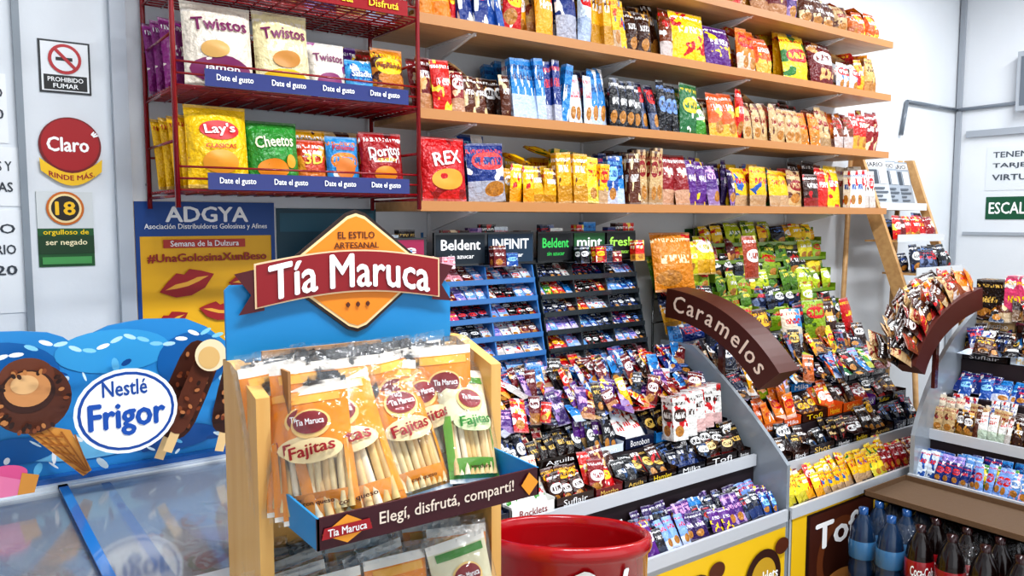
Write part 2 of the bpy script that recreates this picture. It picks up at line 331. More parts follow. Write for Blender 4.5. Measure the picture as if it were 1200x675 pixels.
# ------------------------------------------------------------------ wall shelves
SH=[1.557,1.845,2.135,2.40]
segs={
0:[(1.47,1.63,'blue',.16,.20,.06,1,0),(1.64,1.85,'yellow',.045,.14,.03,2,0),(1.85,2.08,'yellow',.06,.175,.035,2,1),(2.08,2.2,'blue',.05,.17,.03,2,1),(2.2,2.4,'brownmix',.055,.19,.03,2,1),(2.4,2.56,'red',.09,.21,.05,1,0),(2.56,2.86,'purple',.07,.18,.04,1,0),(2.86,3.1,'yellow',.1,.2,.05,1,0),(3.1,3.37,'bags',.09,.18,.05,1,0),(3.37,3.7,'redmix',.1,.19,.05,1,0),(3.72,3.99,'white',.06,.18,.04,2,1)],
1:[(1.28,1.45,'red',.06,.17,.04,1,0),(1.45,1.64,'brown',.05,.13,.04,3,0),(1.64,1.9,'blue',.036,.2,.03,3,1),(1.9,2.1,'blue',.04,.2,.03,2,0),(2.1,2.5,'dark',.04,.18,.03,3,0),(2.5,2.68,'green',.09,.19,.05,1,0),(2.68,2.9,'redmix',.085,.19,.05,1,0),(2.9,3.15,'brown',.06,.17,.03,2,0),(3.15,3.6,'brownmix',.07,.19,.04,2,0),(3.6,3.99,'redmix',.07,.19,.04,2,0)],
2:[(1.28,1.42,'cookie',.05,.17,.03,1,0),(1.42,1.6,'blue',.05,.18,.04,2,1),(1.6,1.85,'cookie',.07,.2,.05,1,0),(1.85,2.0,'blue',.09,.21,.05,2,0),(2.0,2.2,'yellow',.045,.2,.04,1,1),(2.2,2.45,'brown',.06,.21,.04,2,0),(2.45,2.65,'yellow',.17,.2,.08,1,0),(2.65,2.85,'purple',.16,.19,.08,1,0),(2.85,3.1,'orange',.07,.17,.04,2,0),(3.2,3.4,'yellow',.18,.23,.08,1,0),(3.42,3.6,'red',.16,.21,.08,1,0),(3.62,3.99,'cookie',.07,.15,.04,2,0)],
3:[(2.0,2.6,'bags',.12,.18,.06,1,0),(2.6,2.9,'red',.12,.16,.06,1,0),(2.95,3.3,'bags',.11,.16,.05,1,0),(3.3,3.7,'brown',.09,.15,.05,2,0),(3.7,3.98,'orange',.08,.12,.05,2,0)]}
for k,z in enumerate(SH):
    mb=MB(); xa=1.25
    box(mb,Matrix(),xa,4.02,2.19,2.499,z-.03,z,WD,CF('ffffff'))
    box(mb,Matrix(),xa,4.02,2.186,2.19,z-.031,z+.001,FL,CF('b8804c'))
    for x in (1.47,2.2,2.9,3.6):
        extr(mb,T(x,0,0,90),[(2.2,z-.031),(2.495,z-.1),(2.495,z-.031)],-.006,.006,GL,CF('e4e6e8'))
        box(mb,Matrix(),x-.016,x+.016,2.49,2.499,z-.14,z-.03,GL,CF('e4e6e8'))
        box(mb,Matrix(),x-.016,x+.016,2.22,2.49,z-.036,z-.0305,GL,CF('e4e6e8'))
    so=mb.done('wooden_shelf')
    mb=MB()
    for (xa,xb,pal,w,h,t,run,bx) in segs[k]:
        row(mb,T(xa,2.24,z+.001),xb-xa,pal,w,h,t,8 if not bx else 2,5,run,bool(bx),5,5)
        row(mb,T(xa+.02,2.31,z+.001),xb-xa,pal,w,h*1.05,t,8 if not bx else 2,5,run,bool(bx))
        row(mb,T(xa,2.39,z+.001),xb-xa,pal,w,h*1.08,t,6,5,run,bool(bx))
        x=xa
        while x<xb-.08 and h<.18:
            if R.random()<.5: pack(mb,T(x+.04,2.31,z+h*1.0,R.uniform(60,120),72),w*1.1,.12,.03,pick(pal),4,4)
            x+=.09
    if k==0:
        m=T(1.37,2.235,SH[0]+.001,0,6); sd=pack(mb,m,.17,.21,.07,C('c8161d','8e0f14','c8161d',(.2,.1,.2)),8,8)
        bagprint(mb,m,.17,.21,.07,sd,[('e',.5,.33,.36,.16,'e8a33a'),('t','REX',.5,.66,.62,.2,'ffffff',.12)])
    mb.done('packaged_snacks',so)
# ------------------------------------------------------------------ red wire snack rack
mb=MB(); RD=CF('8c0c18')
X0,X1,Y0,Y1=.52,1.225,2.15,2.47
for x in (X0,X1):
    for y in (Y0,Y1): rod(mb,(x,y,1.53),(x,y,2.75),.007,GL,RD)
    for z in (1.56,1.7,1.83,1.97,2.1,2.24,2.37): rod(mb,(x,Y0,z),(x,Y1,z),.004,GL,RD)
    rod(mb,(x,Y1,1.6),(x,2.499,1.6),.005,GL,RD); rod(mb,(x,Y1,2.6),(x,2.499,2.6),.005,GL,RD)
for z in (1.575,1.84,2.105,2.37):
    for i in range(12): rod(mb,(X0,Y0+(Y1-Y0)*i/11,z),(X1,Y0+(Y1-Y0)*i/11,z),.003,GL,RD,5)
    for i in range(15): rod(mb,(X0+(X1-X0)*i/14,Y0,z-.004),(X0+(X1-X0)*i/14,Y1,z-.004),.0025,GL,RD,5)
    for dz in (.03,.06): rod(mb,(X0,Y0,z+dz),(X1,Y0,z+dz),.003,GL,RD)
    rod(mb,(X0,Y1,z+.1),(X1,Y1,z+.1),.003,GL,RD)
for z,c in ((1.575,'182870'),(1.84,'182870'),(2.1,'980c18'),(2.37,'980c18')):
    M=T(0,Y0-.008,z); box(mb,M,.593,1.185,-.004,0,.002,.046,GL,CF(c)); p=Panel(mb,M,.006)
    for i in range(4): p.text('Date el gusto' if z<2 else 'Disfrutá',.67+.145*i,.024,.095,.02,'ffffff' if z<2 else 'f6d21c')
rk=mb.done('wire_snack_rack')
mb=MB()
def bag(x,y,z,w,h,t,cols,items,rz=0,lean=8):
    m=T(x,y,z,rz,lean); sd=pack(mb,m,w,h,t,C(*cols),9,9); bagprint(mb,m,w,h,t,sd,items)
z=1.583
for i in range(4): bag(.575+.01*i,2.42-.05*i,z,.1,.2,.05,('f4c010','f4c010','c8161d',(.1,.1,.1)),[],25)
bag(.645,2.215,z,.165,.225,.08,('f6c510','e8a818','f6cb1e',(.1,.1,.2)),[('e',.5,.68,.33,.12,'c8161d'),('e',.5,.3,.3,.14,'e79a2a'),('t',"Lay's",.5,.68,.5,.15,'ffffff',.06),('t','CLASICAS',.5,.48,.5,.05,'c8161d',0)])
bag(.80,2.23,z,.155,.195,.08,('2f8a30','1a6a2a','2f9a38',(.1,.1,.2)),[('e',.45,.28,.3,.14,'e88a1a'),('t','Cheetos',.5,.68,.72,.17,'f6f0d0',.08),('e',.8,.4,.1,.1,'f0a020')])
bag(.92,2.24,z,.09,.15,.05,('c8401c','f0a030','ffffff'),[('t','3D',.5,.6,.6,.2,'ffe14d',0)])
bag(1.015,2.23,z,.105,.165,.05,('2f8fd0','ffffff','e8801a'),[('e',.5,.4,.3,.2,'d87a2a'),('t','Pehuamar',.5,.78,.7,.1,'c8161d',0)])
bag(1.14,2.22,z,.145,.185,.07,('a01018','5a0a10','ffffff',(.2,.1,.2)),[('e',.5,.28,.28,.13,'e88a1a'),('t','Doritos',.5,.66,.75,.18,'ffffff',.1),('t','QUESO',.5,.5,.4,.06,'f6d21c',0)])
z=1.848
for i in range(3): bag(.565+.01*i,2.43-.05*i,z,.1,.2,.05,('8a2a7a','e8dcd0','ffffff',(.1,.1,.1)),[],20)
bag(.655,2.215,z,.185,.23,.08,('eadfce','eadfce','efe6da',(.3,.2,.2)),[('e',.5,.2,.45,.15,'7a1f5a'),('t','Twistos',.5,.72,.8,.15,'7a1f5a',.05),('e',.4,.42,.2,.1,'d8a860'),('t','jamón',.5,.2,.5,.08,'ffffff',0)])
bag(.835,2.225,z,.16,.235,.08,('f0e2b0','f0e2c8','f4ead8',(.3,.2,.2)),[('e',.5,.15,.45,.14,'e8bc10'),('t','Twistos',.5,.72,.8,.14,'7a1f5a',.05),('e',.5,.4,.25,.1,'c88838')])
bag(.975,2.24,z,.115,.17,.05,('e8e0d4','a03a8a','ffffff',(.3,.2,.2)),[('t','Twistos',.5,.72,.8,.14,'7a1f5a',0),('e',.5,.3,.35,.16,'8a2a6a')])
bag(1.075,2.23,z,.095,.13,.04,('3a9ad0','ffffff','1f57a8'),[('t','Saladix',.5,.66,.7,.16,'ffffff',0)])
bag(1.165,2.22,z,.11,.175,.05,('c87a18','4a2010','f6d21c'),[('t','PepRamos',.5,.66,.8,.12,'7a1018',0)])
for i in range(7): bag(.58+.1*i,2.3,2.113,.1,.2,.05,R.choice(PAL['mix']),[])
for i in range(6):
    bag(.62+.11*i,2.33,1.584,.12,.19,.05,R.choice(PAL['bags']),[]); bag(.62+.11*i,2.33,1.848,.12,.19,.05,R.choice(PAL['purple']+PAL['brown']),[])
    bag(.62+.11*i,2.41,1.584,.12,.2,.05,R.choice(PAL['dark']),[]); bag(.62+.11*i,2.41,1.848,.12,.2,.05,R.choice(PAL['dark']),[])
mb.done('snack_bags',rk)
# ------------------------------------------------------------------ ice cream freezer with header
mb=MB(); FB=CF('dfe8f0'); XE=.715
box(mb,Matrix(),-.5,XE,1.26,1.98,.06,.62,GL,FB); box(mb,Matrix(),-.46,XE-.04,1.29,1.94,0,.06,FL,CF('222222'))
for (xa,xb,ya,yb) in ((-.5,XE,1.26,1.29),(-.5,XE,1.94,1.98),(-.5,-.46,1.29,1.94),(XE-.04,XE,1.29,1.94)): box(mb,Matrix(),xa,xb,ya,yb,.62,.925,GL,CF('e4ecf2'))
box(mb,Matrix(),-.5,XE,1.955,1.985,.925,.937,GL,CF('1f5fa8'))
for k in range(5):
    for i in range(45):
        m=T(R.uniform(-.4,XE-.1),R.uniform(1.35,1.88),.63+.045*k,R.uniform(0,180),R.uniform(65,85)); pack(mb,m,.08,.17,.04,pick(R.choice(['blue','white','lav','white','white'])),3,3)
for (xa,xb,zz) in ((-.46,.30,.908),(.2,XE-.04,.916)):
    box(mb,Matrix(),xa,xb,1.3,1.93,zz,zz+.004,GLASS,FB)
    for x in (xa,xb-.018): box(mb,Matrix(),x,x+.018,1.29,1.94,zz-.003,zz+.008,GL,CF('1f6fb8'))
    for y in (1.29,1.925): box(mb,Matrix(),xa,xb,y,y+.015,zz-.003,zz+.008,GL,CF('e6ecf0'))
top=[(XE,1.165),(.68,1.175),(.64,1.18),(.58,1.2),(.535,1.24),(.49,1.262),(.455,1.265),(.40,1.268),(.36,1.264),(.32,1.258),(.29,1.245),(.265,1.226),(.25,1.222),(.23,1.24),(.2,1.253),(.15,1.26),(.11,1.262),(.05,1.255),(-.05,1.24),(-.2,1.2),(-.4,1.15)]
M=T(0,1.987,0); extr(mb,M,[(-.4,.925),(XE,.925)]+top,0,.012,FL,CF('2f8fd0')); p=Panel(mb,M,.001)
for (x,zz,rx,rz,c) in ((.1,1.17,.12,.07,'1468ac'),(.33,1.2,.12,.05,'3fa4dc'),(.5,1.16,.08,.07,'1468ac'),(.28,.99,.14,.03,'7fc8ec'),(.45,.98,.1,.03,'155ca4'),(.12,1.0,.09,.03,'1468ac'),(-.1,1.08,.1,.08,'155ca4'),(.6,1.02,.06,.06,'124e90')): p.ell(x,zz,rx,rz,c)
for i in range(80): p.ell(R.uniform(-.1,.68),R.choice([R.uniform(.95,1.03),R.uniform(1.1,1.18)]),R.uniform(.004,.018),R.uniform(.002,.008),R.choice(['bfe6fa','e4f5fd','6fc4ee','ffffff','0f4f94']),R.uniform(0,3),10)
for i in range(26): p.ell(.0+.027*i,1.228+.012*math.sin(i*1.1),.014,.005,R.choice(['bfe6fa','8fd4f4','ffffff']),R.uniform(-.5,.5),10)
p.o+=.001
p.poly([(.115,1.09),(.225,1.05),(.262,.955),(.245,.945)],'d89440')
for i in range(5): p.poly([(.13+.025*i,1.08-.01*i),(.134+.025*i,1.08-.01*i),(.25+.002*i,.955),(.247+.002*i,.955)],'a8641e')
for i in range(5): p.poly([(.15+.02*i,1.055-.022*i),(.21+.01*i,1.04-.022*i),(.21+.01*i,1.036-.022*i),(.15+.02*i,1.051-.022*i)],'a8641e')
p.ell(.155,1.13,.075,.075,'5a2c18'); p.ell(.15,1.175,.05,.04,'6e3820'); p.ell(.15,1.145,.05,.045,'3f1c10'); p.ell(.15,1.15,.042,.037,'d09058'); p.ell(.145,1.16,.025,.02,'e8b880')
for i in range(40):
    a=R.uniform(0,6.28); q=R.uniform(.8,1); p.ell(.155+.066*q*math.cos(a),1.13+.068*q*math.sin(a),.006,.004,R.choice(['c08048','8a4a26','2e140a','3a1a0e']),a,8)
p.ell(.1,.985,.04,.02,'e05a90'); p.poly([(.06,.94),(.13,.94),(.13,.97),(.08,.99)],'e880a8'); p.poly([(.13,.985),(.16,.975),(.15,.94),(.12,.94)],'d89440')
def bar(cx,cz,ax,ln,w,c,nuts=26):
    d=(math.cos(ax),math.sin(ax)); q=(-d[1],d[0]); pts=[]
    for i in range(20):
        t=2*pi*i/20; a=(abs(math.cos(t))**.5)*(1 if math.cos(t)>0 else -1)*ln/2; b_=(abs(math.sin(t))**.6)*(1 if math.sin(t)>0 else -1)*w/2
        pts.append((cx+a*d[0]+b_*q[0],cz+a*d[1]+b_*q[1]))
    p.poly([(cx-d[0]*ln*.4+q[0]*.01,cz-d[1]*ln*.4+q[1]*.01),(cx-d[0]*ln*.4-q[0]*.01,cz-d[1]*ln*.4-q[1]*.01),(cx-d[0]*ln*.72-q[0]*.01,cz-d[1]*ln*.72-q[1]*.01),(cx-d[0]*ln*.72+q[0]*.01,cz-d[1]*ln*.72+q[1]*.01)][::-1],'e3c08a')
    p.poly(pts,c)
    for i in range(nuts):
        a=R.uniform(-.42,.42)*ln; b_=R.uniform(-.38,.38)*w; p.ell(cx+a*d[0]+b_*q[0],cz+a*d[1]+b_*q[1],.006,.004,R.choice(['b8784a','8a4a2a','2a1208','7a3a1c']),R.uniform(0,3),8)
bar(.56,1.10,1.3,.2,.075,'3a1a10'); bar(.452,1.12,1.15,.225,.09,'4a2214',50); bar(.452,1.12,1.15,.19,.045,'5d2d1a',14)
p.ell(.492,1.2,.034,.036,'f3dfb8',.2); p.ell(.488,1.195,.023,.025,'e0b878',.2)
p.ell(.318,1.10,.1,.09,'ffffff'); p.ell(.318,1.10,.093,.083,'1b4fa0'); p.ell(.318,1.10,.087,.077,'ffffff')
p.text('Nestlé',.315,1.15,.085,.032,'1b4fa0',0,.02); p.text('Frigor',.318,1.085,.145,.07,'1b56ae',0,.035)
mb.done('ice_cream_freezer')
# ------------------------------------------------------------------ cookie display stand
mb=MB(); I=Matrix()
for x,tz in ((.357,1.285),(.757,1.29)):
    extr(mb,T(x,0,0,90),[(1.09,0),(1.24,0),(1.24,tz),(1.2,tz),(1.09,tz-.035)],-.02,0,PLY,CF('ffffff'))
box(mb,I,.377,.757,1.2,1.215,.25,1.28,PLY,CF('ffffff')); box(mb,I,.377,.757,1.1,1.2,.1,.13,PLY,CF('ffffff'))
BL='1f88c0'
for z,lip in ((1.073,1),(.745,0)):
    xa,xb=.384,.747
    box(mb,I,xa,xb,.95,1.2,z,z+.004,FL,CF(BL)); box(mb,I,xa,xb,.946,.95,z,z+.043,FL,CF('420c1c'))
    for x in (xa,xb-.003): extr(mb,T(x,0,0,90),[(.946,z),(1.2,z),(1.2,z+.05),(.946,z+.043)],-.003,0,FL,CF(BL))
    p=Panel(mb,T(0,.946,z),.0008); p.text('Elegí, disfrutá, compartí!',.585,.022,.225,.022,'f4e4d4',0,.014)
    cx=.425; p.poly([(cx-.035,.021),(cx,.003),(cx+.035,.021),(cx,.041)],'f0a030'); p.poly([(cx-.036,.014),(cx+.036,.014),(cx+.032,.029),(cx-.032,.029)],'a81824'); p.text('Tia Maruca',cx,.0215,.055,.01,'ffffff')
    p.poly([(.71,.022),(.725,.004),(.743,.022),(.725,.04)],'f0a030')
box(mb,I,.40,.60,1.185,1.19,1.08,1.30,CARD,CF('b98a5a')); box(mb,I,.40,.404,1.08,1.185,1.08,1.285,CARD,CF('a97a4c'))
M=T(0,1.222,0); extr(mb,M,[(.358,1.263),(.378,1.25),(.74,1.25),(.758,1.268),(.758,1.378),(.748,1.39),(.366,1.40),(.358,1.392)],0,.006,FL,CF('1a86c4'))
cx,cz=.573,1.414
extr(mb,M,[(cx-.142,cz),(cx-.018,cz-.096),(cx,cz-.102),(cx+.018,cz-.096),(cx+.142,cz),(cx+.018,cz+.096),(cx,cz+.102),(cx-.018,cz+.096)],-.004,0,FL,CF('2f1a14'))
p=Panel(mb,M,.005); p.poly([(cx-.136,cz),(cx-.016,cz-.091),(cx,cz-.096),(cx+.016,cz-.091),(cx+.136,cz),(cx+.016,cz+.091),(cx,cz+.096),(cx-.016,cz+.091)],'f3d4a0')
p.poly([(cx-.13,cz),(cx-.015,cz-.086),(cx,cz-.091),(cx+.015,cz-.086),(cx+.13,cz),(cx+.015,cz+.086),(cx,cz+.091),(cx-.015,cz+.086)],'ea8a1c')
p.text('EL ESTILO',cx,cz+.06,.066,.011,'5a2a14'); p.text('ARTESANAL',cx,cz+.043,.08,.01,'5a2a14'); p.text('. . .',cx,cz-.055,.04,.006,'5a2a14',0,.05)
cx=.565; ro=p.o
for s in (-1,1): p.poly([(cx+s*.15,cz-.055),(cx+s*.19,cz-.06),(cx+s*.17,cz-.03),(cx+s*.195,cz+.003),(cx+s*.15,cz+.012)][::s],'500a16')
rb=[(cx-.165+.33*i/16,cz-.052+.018*math.sin(pi*i/16)) for i in range(17)]; p.poly(rb+[(x,z+.07) for x,z in rb[::-1]],'e9c9a0')
rb2=[(cx-.162+.324*i/16,cz-.0495+.018*math.sin(pi*i/16)) for i in range(17)]; p.poly(rb2+[(x,z+.065) for x,z in rb2[::-1]],'8c0e1a')
p.o+=.001; p.text('Tía Maruca',cx,cz+.002,.285,.054,'ffffff',0,.022,.3)
stand=mb.done('cookie_display_stand')
mb=MB()
def fajita(x,y,z,rz,lean,ry=0,grn=False,w=.112,h=.2):
    m=T(x,y,z,rz,lean,ry); t=.04; oc='f09018' if not grn else 'e4dcb8'; sd=R.uniform(0,6)
    for i in range(9):
        xx=(i-4)*w*.095; yy=-.002-.005*math.sin(pi*(i+.5)/9)+R.uniform(-.002,.001)
        b=len(mb.v); rr=w*.048; n=7; dx=R.uniform(-.004,.004)
        for zz in (.012,h*.55):
            for k in range(n): a=2*pi*k/n; mb.v.append(m@Vector((xx+(dx if zz>.1 else 0)+rr*math.cos(a),yy+rr*math.sin(a),zz)))
        cc=CF(R.choice(['e0bc7c','e4c088','ecd4a0','f4e4c4']))
        for k in range(n): j=(k+1)%n; mb.face([b+k,b+j,b+n+j,b+n+k],FL,cc,None,True)
    def fn(u,v,o): q=surf(w,h,t,u,v,sd); q.y-=o; return m@q
    def patch(u0,u1,v0,v1,col,o,nu=8,nv=4,mat=GL,wav=0):
        b=len(mb.v)
        for i in range(nv+1):
            for j in range(nu+1):
                vv=v0+(v1-v0)*i/nv+(wav*math.sin(pi*j/nu) if i==0 else 0)
                mb.v.append(fn(u0+(u1-u0)*j/nu,vv,o))
        for i in range(nv):
            for j in range(nu): mb.face([b+i*(nu+1)+j,b+i*(nu+1)+j+1,b+(i+1)*(nu+1)+j+1,b+(i+1)*(nu+1)+j],mat,CF(col),None,True)
    patch(0,1,.5,.93,oc,.001,8,6,GL,.04); patch(0,1,.93,1,'f8f0e4',.001,8,1); patch(0,1,0,.035,'f8f0e4',.001,8,1); patch(0,1,.035,.2,'ee9420' if not grn else '6fa83a',.001,8,3,GL)
    patch(0,.1,.1,.56,'ee9420' if not grn else '6fa83a',.001,2,4); patch(.9,1,.1,.56,'ee9420' if not grn else '6fa83a',.001,2,4)
    patch(.1,.9,.86,.92,'f8b850' if not grn else '4f8f3a',.002,8,1)
    items=[('e',.5,.70,.27,.11,'f8d080'),('e',.5,.71,.235,.085,'8c0e1a'),('t','Tia Maruca',.5,.715,.38,.045,'ffffff',0),('e',.5,.5,.4,.09,'f4dca8' if not grn else 'd8e8b0'),('t','Fajitas',.5,.5,.62,.11,'98121a' if not grn else '2f7a2f',.06),('t','con queso' if not grn else 'verdura',.5,.12,.4,.03,'5a2a14',0)]
    bagprint(mb,m,w,h,t,sd,items,.0025)
    pack(mb,m,w*1.14,h*1.04,t*1.5,CF('ffffff'),8,10,FILM,sd)
    m2=m@T(0,0,h*.97)
    for k in range(4): pack(mb,m2@T((k-1.5)*w*.28,R.uniform(-.006,.004),0,R.uniform(-25,25),R.uniform(-15,15)),w*.3,.022,.006,CF('ffffff'),2,2,FILM)
zt=1.079
for i,(x,rz) in enumerate(((.43,8),(.51,-6),(.59,5),(.66,-6))):
    for j in range(3): fajita(x+R.uniform(-.012,.012),1.155-.028*j,zt+.012,rz+R.uniform(-9,9),4+R.uniform(-2,3),R.uniform(-5,5))
for j in range(4): fajita(.412+.004*j,1.08-.02*j,zt+.004,-30+R.uniform(-6,6),14+2*j,-7+R.uniform(-3,3),False,.11,.19)
fajita(.472,1.0,zt,-12,30,-9,False,.145,.218); fajita(.588,1.03,zt,4,26,-3,False,.115,.205); fajita(.688,1.035,zt,10,26,11,True,.105,.19)
fajita(.545,1.065,zt+.01,-5,18,6); fajita(.645,1.07,zt+.005,4,18,-7)
for x in (.43,.54,.66):
    for j in range(4): fajita(x+R.uniform(-.02,.02),1.14-.045*j,.752+.04,R.uniform(-12,12),18,R.uniform(-8,8),x>.6 and j>2)
mb.done('snack_packets',stand)
# ------------------------------------------------------------------ counters
BR=['Cofler','Block','Milka','Rocklets','Shot','Aguila','Tofi','Bonobon','Mentho','Hamlet','Suflair','Kinder']
def display(mb,M,w,d,pal,lean=35,ph=.11,pw=.045,lip=.035,rows=2):
    a=R.choice(PAL[pal]); c=a[0]
    box(mb,M,0.002,w-.002,0,.003,0,lip,GL,CF(c)); box(mb,M,.002,.004,0,d,0,lip*1.2,GL,CF(c)); box(mb,M,w-.004,w-.002,0,d,0,lip*1.2,GL,CF(c)); box(mb,M,.002,w-.002,0,d,0,.002,GL,CF(c))
    text(mb,M,R.choice(BR),w/2,lip/2,w*.62,lip*.55,R.choice(['ffffff','ffffff','f6d21c','e8c060']) if sum(a[0].count(q) for q in 'ef')<3 else '8c1018',.0012,0,0)
    n=max(1,int((w-.008)/pw)); st=(w-.008)/n
    for r in range(rows):
        b=R.choice(PAL[pal]); rn=(R.random(),R.random(),R.random())
        for i in range(n):
            if R.random()<.18: b=R.choice(PAL[pal]); rn=(R.random(),R.random(),R.random())
            m=M@T(.004+(i+.5)*st,.015+r*(d-.03)/rows,.004+.018*r,R.uniform(-10,10),lean+R.uniform(-14,14),R.uniform(-9,9))
            pack(mb,m,st*1.08,ph*R.uniform(.85,1.2),.022,C(*b,rn),4,3)
def steps(mb,pm,M,W,prof,pals,body='2a1f24',yb=None,last=True,kinds=None,led=2):
    yb=yb or prof[-1][0]+.13; pts=[(0,.0)]
    for k,(y,z) in enumerate(prof):
        pts+= [(y,pts[-1][1]),(y,z)] if k else [(0,z)]
    pts+=[(yb,prof[-1][1]),(yb,0)]
    MX=M@Matrix.Rotation(pi/2,4,'Z')
    extr(mb,MX,pts,-W,0,FL,CF(body))
    box(mb,M,0,W,-.004,-.001,0,prof[0][1],FL,CF('b9bec4'))
    for k,(y,z) in enumerate(prof):
        if k<led: box(mb,M,0,W,y-.012,y,z-.03,z+.012,GL,CF('c8ccd2'))
        if k==len(prof)-1 and not last: continue
        ynx=prof[k+1][0] if k+1<len(prof) else yb
        d=ynx-y-.01; x=.012; kd=(kinds or {}).get(k); pl=pals[min(k,len(pals)-1)]
        if kd:
            for r in range(3):
                q=x
                while q<W-.02:
                    L_=min(R.uniform(.12,.3),W-.01-q); row(pm,M@T(q,y+.02+r*(d-.02)/3,z+.002+.008*r),L_,R.choice(pl),kd[0],kd[1],.022,kd[2],10,3,False,4,3); q+=L_
            continue
        while x<W-.06:
            w=min(R.uniform(.1,.19),W-.01-x)
            display(pm,M@T(x,y+.006,z+.001),w,d,R.choice(pl),R.uniform(22,45),R.uniform(.09,.125),R.uniform(.033,.052),R.uniform(.028,.042),2)
            x+=w+.003
def sidepanel(mb,M,x,pts,t=.018,col='8e969e'): extr(mb,M@T(x,0,0,90),pts,-t,0,GL,CF(col))
def curvepts(p0,p1,p2,n=10): return [((1-t)**2*p0[0]+2*t*(1-t)*p1[0]+t*t*p2[0],(1-t)**2*p0[1]+2*t*(1-t)*p1[1]+t*t*p2[1]) for t in [i/n for i in range(n+1)]]
def pile(pm,x0,x1,y0,y1,z,n,pal,s=.06,M=Matrix()):
    for i in range(n):
        m=M@T(R.uniform(x0,x1),R.uniform(y0,y1),z+R.uniform(0,.02),R.uniform(-40,40),R.uniform(20,80),R.uniform(-14,14)); pack(pm,m,s*R.uniform(.5,1.),s*R.uniform(1.1,1.9),.022,pick(R.choice(pal) if isinstance(pal,list) else pal),3,3)
M1=T(1.2,1.655,0); mb=MB();pm=MB()
steps(mb,pm,M1,1.235,[(0,.45),(.14,.62),(.25,.71),(.35,.80),(.45,.875),(.535,.935)],[['front'],['choc','red','choc','dark','white'],['chocmix','dark','choc','red'],['chocmix','blue','chocmix'],['chocmix','red','blue','lav']],yb=.76,last=False,kinds={0:(.04,.095,32)})
sidepanel(mb,M1,1.24,[(0,0),(.62,0),(.62,1.0),(.45,1.0)]+curvepts((.45,1.0),(.19,.83),(0,.62))[1:])
pn=Panel(mb,T(0,1.65,0),.002); pn.rect(1.22,2.43,.02,.4,'eec21e')
for cx in (1.5,1.95,2.3): pn.ell(cx,.25,.1,.1,'3a1a10'); pn.ell(cx,.25,.07,.07,'c9a02a'); pn.text('Rocklets',cx,.25,.16,.04,'ffffff',0,.03); pn.ell(cx+.1,.34,.04,.03,'5a2a14')
pile(pm,1.25,2.36,2.03,2.15,.90,130,['chocmix','red','blue','chocmix'],.065)
pile(pm,1.25,2.36,1.93,2.05,.83,90,['chocmix','purple','red'],.065)
for i in range(5): box(pm,T(2.08+.07*i,1.86+.02*i,.73,-8+R.uniform(-8,8),6),-.032,.032,-.03,.03,0,.15,PR,C('e8e8e4','c8161d','3a1a10'))
c1=mb.done('candy_counter'); pm.done('candy_packets',c1)
mb=MB();pm=MB(); M2=T(2.46,1.655,0)
steps(mb,pm,M2,1.25,[(0,.45),(.12,.56),(.22,.66),(.32,.76),(.42,.86)],[['yellow','yellow','red'],['choc','dark','choc'],['choc','chocmix','orange'],['chocmix','candy','dark'],['candy','chocmix','yellow']],yb=.54,kinds={0:(.045,.1,28)})
pn=Panel(mb,T(0,1.65,0),.002); pn.rect(2.47,3.14,.02,.42,'f0c21c'); pn.rect(2.56,3.02,.02,.41,'2c1209'); pn.rect(2.58,3.0,.03,.4,'4a2012'); pn.ell(2.79,.2,.16,.16,'6e3a1c'); pn.ell(2.79,.2,.12,.12,'3a180c'); pn.text('Tofi',2.77,.31,.3,.1,'ffffff',0,.03); pn.ell(2.79,.1,.12,.05,'c98a4a')
pile(pm,2.5,3.65,2.02,2.16,.88,150,['candy','dark','candy','choc'],.075); pile(pm,2.5,3.6,1.9,2.05,.80,110,['chocmix','candy'],.07)
for (x,y,z,w,h,pl) in ((2.62,2.12,.93,.13,.17,'dark'),(2.78,2.14,.94,.12,.17,'blue'),(2.95,2.13,.93,.13,.18,'choc'),(3.12,2.1,.93,.12,.17,'white'),(3.3,2.1,.94,.14,.19,'lime'),(3.45,2.12,.93,.13,.18,'brown'),(3.6,2.12,.94,.12,.18,'red')): pack(pm,T(x,y,z,R.uniform(-12,12),12),w,h,.05,pick(pl),6,6)
c2=mb.done('candy_counter'); pm.done('candy_packets',c2)
mb=MB();pm=MB(); M3=T(3.2,1.6,0,-90)
steps(mb,pm,M3,1.1,[(0,.45),(.13,.62),(.25,.76),(.37,.90),(.49,1.02)],[['blue','green','lav','blue'],['brown','white','brown'],['blue','blue','dark'],['blue','choc','choc'],['choc','brown']],kinds={0:(.035,.1,18),1:(.038,.12,14),2:(.05,.09,40)})
sidepanel(mb,M3,.0,[(0,0),(.64,0),(.64,1.1),(.5,1.1)]+curvepts((.5,1.1),(.12,.95),(0,.62))[1:],.018,'9aa2aa')
pile(pm,.02,1.,.3,.5,.93,150,['blue','choc','choc','dark'],.075,M3); pile(pm,.02,1.,.44,.6,1.06,110,['choc','brown','choc'],.085,M3)
for i in range(9): box(pm,M3@T(.06+.115*i,.55,1.05,R.uniform(-5,5)),-.052,.052,-.05,.04,0,R.uniform(.16,.24),PR,pick(R.choice(['pink','choc','red','pink'])))
c3=mb.done('candy_counter'); pm.done('candy_packets',c3)
